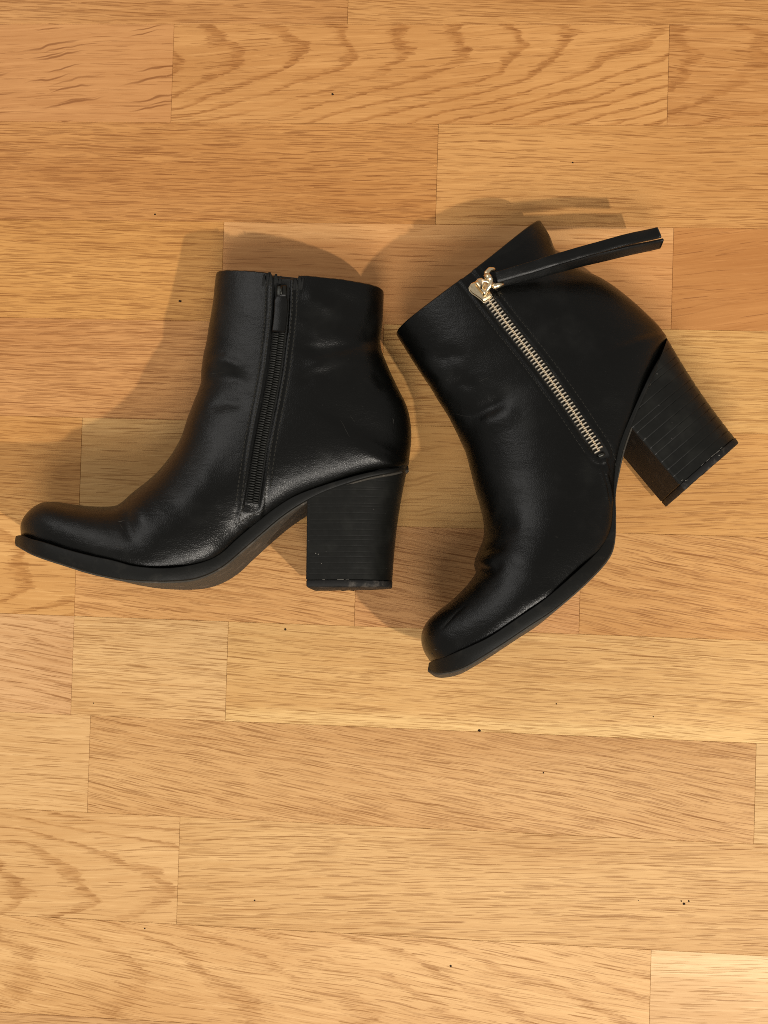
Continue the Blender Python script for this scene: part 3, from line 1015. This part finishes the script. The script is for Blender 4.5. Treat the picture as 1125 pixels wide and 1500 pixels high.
# stitching either side of the zipper and closing its foot
g = Geo()
for off, a, e in ((-0.0068, .002, -.002), (-0.0096, .002, .006), (0.0066, .002, -.004), (0.0092, .002, -.012)):
    stitch_row(g, bvh, path, off, a, Lz + min(e, 0))
foot = surface_path(bvh, [(350, 766), (365, 757), (385, 748), (390, 742)])
stitch_row(g, bvh, foot, 0, 0.0, foot[1][-1])
foot = surface_path(bvh, [(356, 742), (352, 755), (349, 766)])
stitch_row(g, bvh, foot, 0, 0.0, foot[1][-1])
g.build('stitching', M['thread'], root, True, base)['kind'] = 'stuff'

scuffs(bvh, [(172, 764, 184, 763, .22), (176, 768, 181, 776, .16), (498, 614, 512, 640, .10), (512, 608, 520, 618, .08), (300, 548, 330, 546, .10), (168, 800, 182, 804, .15), (575, 612, 577, 622, .15)], root, base)

# ---- right boot: toe to the lower left, outer side with the gold zipper up
right_pts = [(628, 966, 629, 967), (619.5, 950, 637, 966.5), (617, 932, 650, 962), (623, 914.5, 670, 954.5), (638, 898.5, 690, 945.5), (660.5, 881, 718, 932),
             (683, 858.5, 745, 914.5), (697, 838, 772, 896), (695, 823, 800, 875.5), (700.5, 807, 824, 857), (708, 788, 850, 832.5),
             (709, 762, 876, 806.5), (703.5, 737, 892, 775), (698, 720, 895.5, 742), (692.5, 701.5, 897, 708), (687, 681, 900, 680),
             (681, 660, 908, 649), (675, 647, 925, 607), (671, 639, 950, 553), (667.5, 632, 974.5, 505.5), (664, 625, 969, 488),
             (657, 612, 951, 468), (650, 601, 920, 441), (640, 586, 881, 413.5), (630, 569, 842, 394), (618, 551, 818, 375),
             (603, 528, 805, 348), (581, 491, 793, 328)]
right_st = finish_station([p + (w,) for p, w in zip(right_pts, HW)])
right_sole = [(628.5, 970.5, 627, 980, 3), (637, 967, 640, 985, 17), (652, 962, 658, 983.5, 26), (670, 954.5, 680, 976.5, 33), (692, 945, 704, 963, 38), (720, 931, 732, 945.5, 42),
              (766, 900, 776, 916, 44.5), (800, 876, 812, 892, 45), (846, 836, 858, 852.5, 41), (878, 804, 890, 817.5, 34), (892, 775, 900.5, 790, 30),
              (895.5, 740, 902, 752, 28.5), (897, 708, 902, 722, 28), (899, 684, 906, 692, 28.6), (907, 652, 914, 657, 29), (921, 616, 927, 620, 29),
              (950, 553, 955, 556, 29), (968, 520, 971.5, 522.5, 21), (977, 503, 979, 504.5, 3)]
right_heel = ((925, 624), (979, 504), (1078.5, 652), (1003, 717.5), 28.2, 28.0, 13, 0.00026, [(.52, 1, .0022, .0001, .00012), (.60, 1, .0016, -.0001, .00014), (.66, 1, .0011, .0002, .0001), (.44, 1, .0014, .0000, .0001), (.58, 1, .0005, -.0022, .0004), (.08, 1, .0004, -.0006, .0003), (.35, 1, .0010, .0001, .0001), (.05, 1, .0006, .001, .00012)])
right_zip = [(696, 416), (712, 436), (745, 478), (790, 535), (830, 590), (858, 632), (879, 664), (890, 694)]
right_creases = [
    ([(650, 601), (675, 606), (700, 604), (728, 592), (752, 578)], 1.7, 12, .35),
    ([(610, 520), (640, 548), (668, 575)], -1.8, 16, .35),
    ([(690, 625), (730, 612), (765, 600)], -1.0, 14, .35),
    ([(635, 530), (660, 520), (690, 522)], 0.9, 11, .35),
    ([(640, 565), (675, 560), (705, 568)], 0.9, 9, .35),
    ([(694, 812), (715, 803), (745, 800)], 0.8, 8, .35),
    ([(698, 838), (716, 836), (740, 825)], 0.8, 8, .35),
    ([(706, 770), (730, 765), (765, 770)], 0.8, 12, .35),
    ([(820, 860), (800, 870), (770, 890)], -0.5, 10, .35),
    ([(640, 928), (668, 898), (690, 880)], 0.25, 2.5, .35),
    ([(883, 680), (893, 715), (897, 745)], -0.6, 2.2, .25),
    ([(876, 676), (886, 712), (892, 745)], -0.5, 2.0, .25),
    ([(870, 640), (884, 668), (892, 700)], -0.6, 3.0, .25),
    ([(810, 340), (835, 400), (900, 470)], 0.5, 20, .3),
]
root, base, pl, bvh = build_boot('ankle_boot', 'black leather ankle boot with gold diagonal zipper and strap pull, toe pointing down', (800, 700), (0.055, 0.155), 0.045,
                                 right_st, right_sole, right_heel, right_creases, ([(684, 401)] + right_zip[:7], 9.5, 0.9, 0.12), (-0.8, 1, -0.005))
path = surface_path(bvh, right_zip)
Lz = path[1][-1]
i_end = int(len(path[0]) * 6 / 7)
Lt = path[1][i_end]
tape = ribbon(path, 0.002, Lt + 0.004, 0.0046, -0.0006, 0.0007).build('zipper_tape', M['tape'], root, True, base)
# one gold tooth, shared by every tooth of both rows
tg_ = Geo()
tg_.block((0.00130, 0, 0), (0.00155, 0, 0), (0, 0.00042, 0), (0, 0, 0.00085), 0.30)
tg_.block((-0.00030, 0, 0.0000), (0.00055, 0, 0), (0, 0.00046, 0), (0, 0, 0.00075), 0.55)
first = None
l, side_ = 0.0125, 1
while l < Lt - 0.001:
    p, n, tg, b = path_at(path, l)
    x = b * side_
    y = n.cross(x)
    mtx = Matrix((x, y, n)).transposed().to_4x4()
    mtx.translation = p + n * 0.00115 + x * 0.0002 - Vector(base)
    if first is None:
        first = tg_.build('tooth', M['tooth'], tape, False)
        o = first
    else:
        o = first.copy()
        COL.objects.link(o)
        o.parent = tape
    o.matrix_local = mtx @ Matrix.Rotation(random.uniform(-.05, .05), 4, 'Z')
    l += 0.00119
    side_ = -side_
# bottom stop
p, n, tg, b = path_at(path, Lt + 0.0012)
g = Geo()
g.block(p + n * 0.0010, b * 0.0022, tg * 0.0009, n * 0.0009, 0.4)
g.build('bottom_stop', M['darkmetal'], tape, True, base)

# slider: two-lobed body, bridge over it, link and two-pronged clasp holding the strap
p, n, tg, b = path_at(path, 0.0060)
def W3(x, y, z):                       # x across, y along the zipper (down), z out of the leather
    return p + b * x + tg * y + n * z
g = Geo()
def plate(outline, z0, z1, inset):
    k = len(outline)
    cx = sum(q[0] for q in outline) / k; cy = sum(q[1] for q in outline) / k
    V = []
    for z, f in ((z0, 1), (z1 - inset, 1), (z1, 1 - inset / 0.0045)):
        V += [W3(cx + (x - cx) * f, cy + (y - cy) * f, z) for x, y in outline]
    return V, loft_faces(3, k) + [tuple(range(k - 1, -1, -1)), tuple(range(2 * k, 3 * k))]
shield = [(-.0026, -.0072), (0, -.0066), (.0026, -.0072), (.0048, -.0062), (.0057, -.0042), (.0056, -.0018), (.0046, .0012), (.0038, .0042), (.0034, .0070), (.0020, .0076),
          (-.0020, .0076), (-.0034, .0070), (-.0038, .0042), (-.0046, .0012), (-.0056, -.0018), (-.0057, -.0042), (-.0048, -.0062)]
g.add(*plate(shield, 0.0002, 0.0012, 0.0003))
g.add(*plate([(x * .94, y * .94) for x, y in shield], 0.0022, 0.0036, 0.0006))
g.block(W3(0, -.0035, .0017), b * .0012, tg * .0022, n * .0007, 0.1)
sl = g.build('slider', M['gold'], root, False, base)
g = Geo()
g.tube([W3(0, -.0052, .0032), W3(0, -.0049, .0052), W3(0, -.0036, .0060), W3(0, .0030, .0060), W3(0, .0044, .0052), W3(0, .0048, .0032)], .0012, 8, 0.55, n)
g.build('bridge', M['gold'], sl, True, base)
# the pull hangs to the right of the slider
def at(px, py, zoff=0.0):
    q, nn = hit(bvh, px, py)
    return q + Vector((0, 0, zoff))
g = Geo()
c0 = W3(0, .0005, .0058)
g.tube([c0, at(708, 415, .0090), at(714, 417, .0084), at(719, 415, .0072)], [.0012, .0013, .0013, .0013], 12)
g.tube([at(713, 406, .0080), at(716, 411, .0082), at(719, 416, .0080), at(717, 423, .0074), at(712, 430, .0056), at(708, 434, .0040)], [.0014, .0015, .0016, .0014, .0012, .0010], 12)
g.build('pull_link', M['gold'], sl, True, base)
g = Geo()
g.tube([at(713, 408, .0080), at(713, 404, .0080), at(717, 399, .0076), at(722, 398, .0066), at(725, 397, .0052)], [.0016, .0016, .0015, .0014, .0010], 12)
g.tube([at(712, 406, .0078), at(716, 411, .0082), at(720, 415, .0078)], [.0019, .0021, .0017], 12)
g.tube([at(720, 419, .0062), at(724, 422, .0058), at(730, 420, .0052), at(737, 418, .0048)], [.0014, .0019, .0019, .0016], 12)
g.build('clasp', M['gold'], sl, True, base)

# folded strap pull: two strands splaying towards the free end
def strap_pts(rows):
    out = []
    for px_, py_, z in rows:
        if z is None:
            q, nn = hit(bvh, px_, py_)
            out.append(q + Vector((0, 0, .0038)))
        else:
            out.append(on_floor(px_, py_, z))
    return out
def strap(rows, w0, w1, tilt, name, parent):
    pts = cubic(np.array([tuple(v) for v in strap_pts(rows)]), np.linspace(0, len(rows) - 1, 48))
    V = []
    th = 0.0009
    for i, q in enumerate(pts):
        f = i / 47
        tgt = Vector(pts[min(i + 1, 47)] - pts[max(i - 1, 0)]).normalized()
        up = Vector((0, 0, 1))
        bb = up.cross(tgt).normalized()
        up = tgt.cross(bb)
        a = tilt[0] + (tilt[1] - tilt[0]) * f
        b2 = bb * math.cos(a) + up * math.sin(a)
        u2 = tgt.cross(b2)
        w = (w0 + (w1 - w0) * min(1, f * 2.2)) * 0.5
        q = Vector(q) + up * (0.0004 * math.sin(f * 17) + 0.0003 * math.sin(f * 31 + 1))
        for x, z in ((-1, -.5), (-1, .5), (-.9, 1), (-.4, 1.15), (.4, 1.15), (.9, 1), (1, .5), (1, -.5), (.9, -1), (-.9, -1)):
            V.append(q + b2 * w * x + u2 * th * z)
    g = Geo()
    g.add(V, loft_faces(48, 10) + [tuple(range(10)), tuple(range(479, 469, -1))])
    return g.build(name, M['strap'], parent, True, base)
Z0 = at(731, 412).z
print('slider z', Z0, 'strap start')
strap([(727, 414, Z0 + .0046), (760, 406, Z0 + .0040), (800, 396, Z0 + .0016), (850, 383, Z0 - .006), (910, 369.5, Z0 - .016), (969, 356.5, Z0 - .026)], .0066, .0080, (0.65, 1.12), 'strap_strand', sl)
strap([(727, 407, Z0 + .0072), (760, 397, Z0 + .0078), (800, 385, Z0 + .0066), (850, 370, Z0 + .0020), (910, 353.5, Z0 - .006), (965.5, 340.5, Z0 - .016)], .0066, .0070, (0.15, -0.15), 'strap_strand', sl)

# stitching along the zipper and the front edge of the cuff
g = Geo()
stitch_row(g, bvh, path, 0.0078, 0.003, Lz - 0.002, hgt=.00012, w=.00020)
stitch_row(g, bvh, path, -0.0078, 0.012, Lt - 0.004, hgt=.00012, w=.00020)
g.build('stitching', M['thread'], root, True, base)['kind'] = 'stuff'
scuffs(bvh, [(646, 922, 672, 893, .14), (636, 951, 640, 952, .35), (632, 957, 634, 958, .3), (783, 881, 796, 872, .2), (800, 868, 808, 862, .16), (700, 560, 716, 552, .1), (664, 606, 690, 611, .08)], root, base)
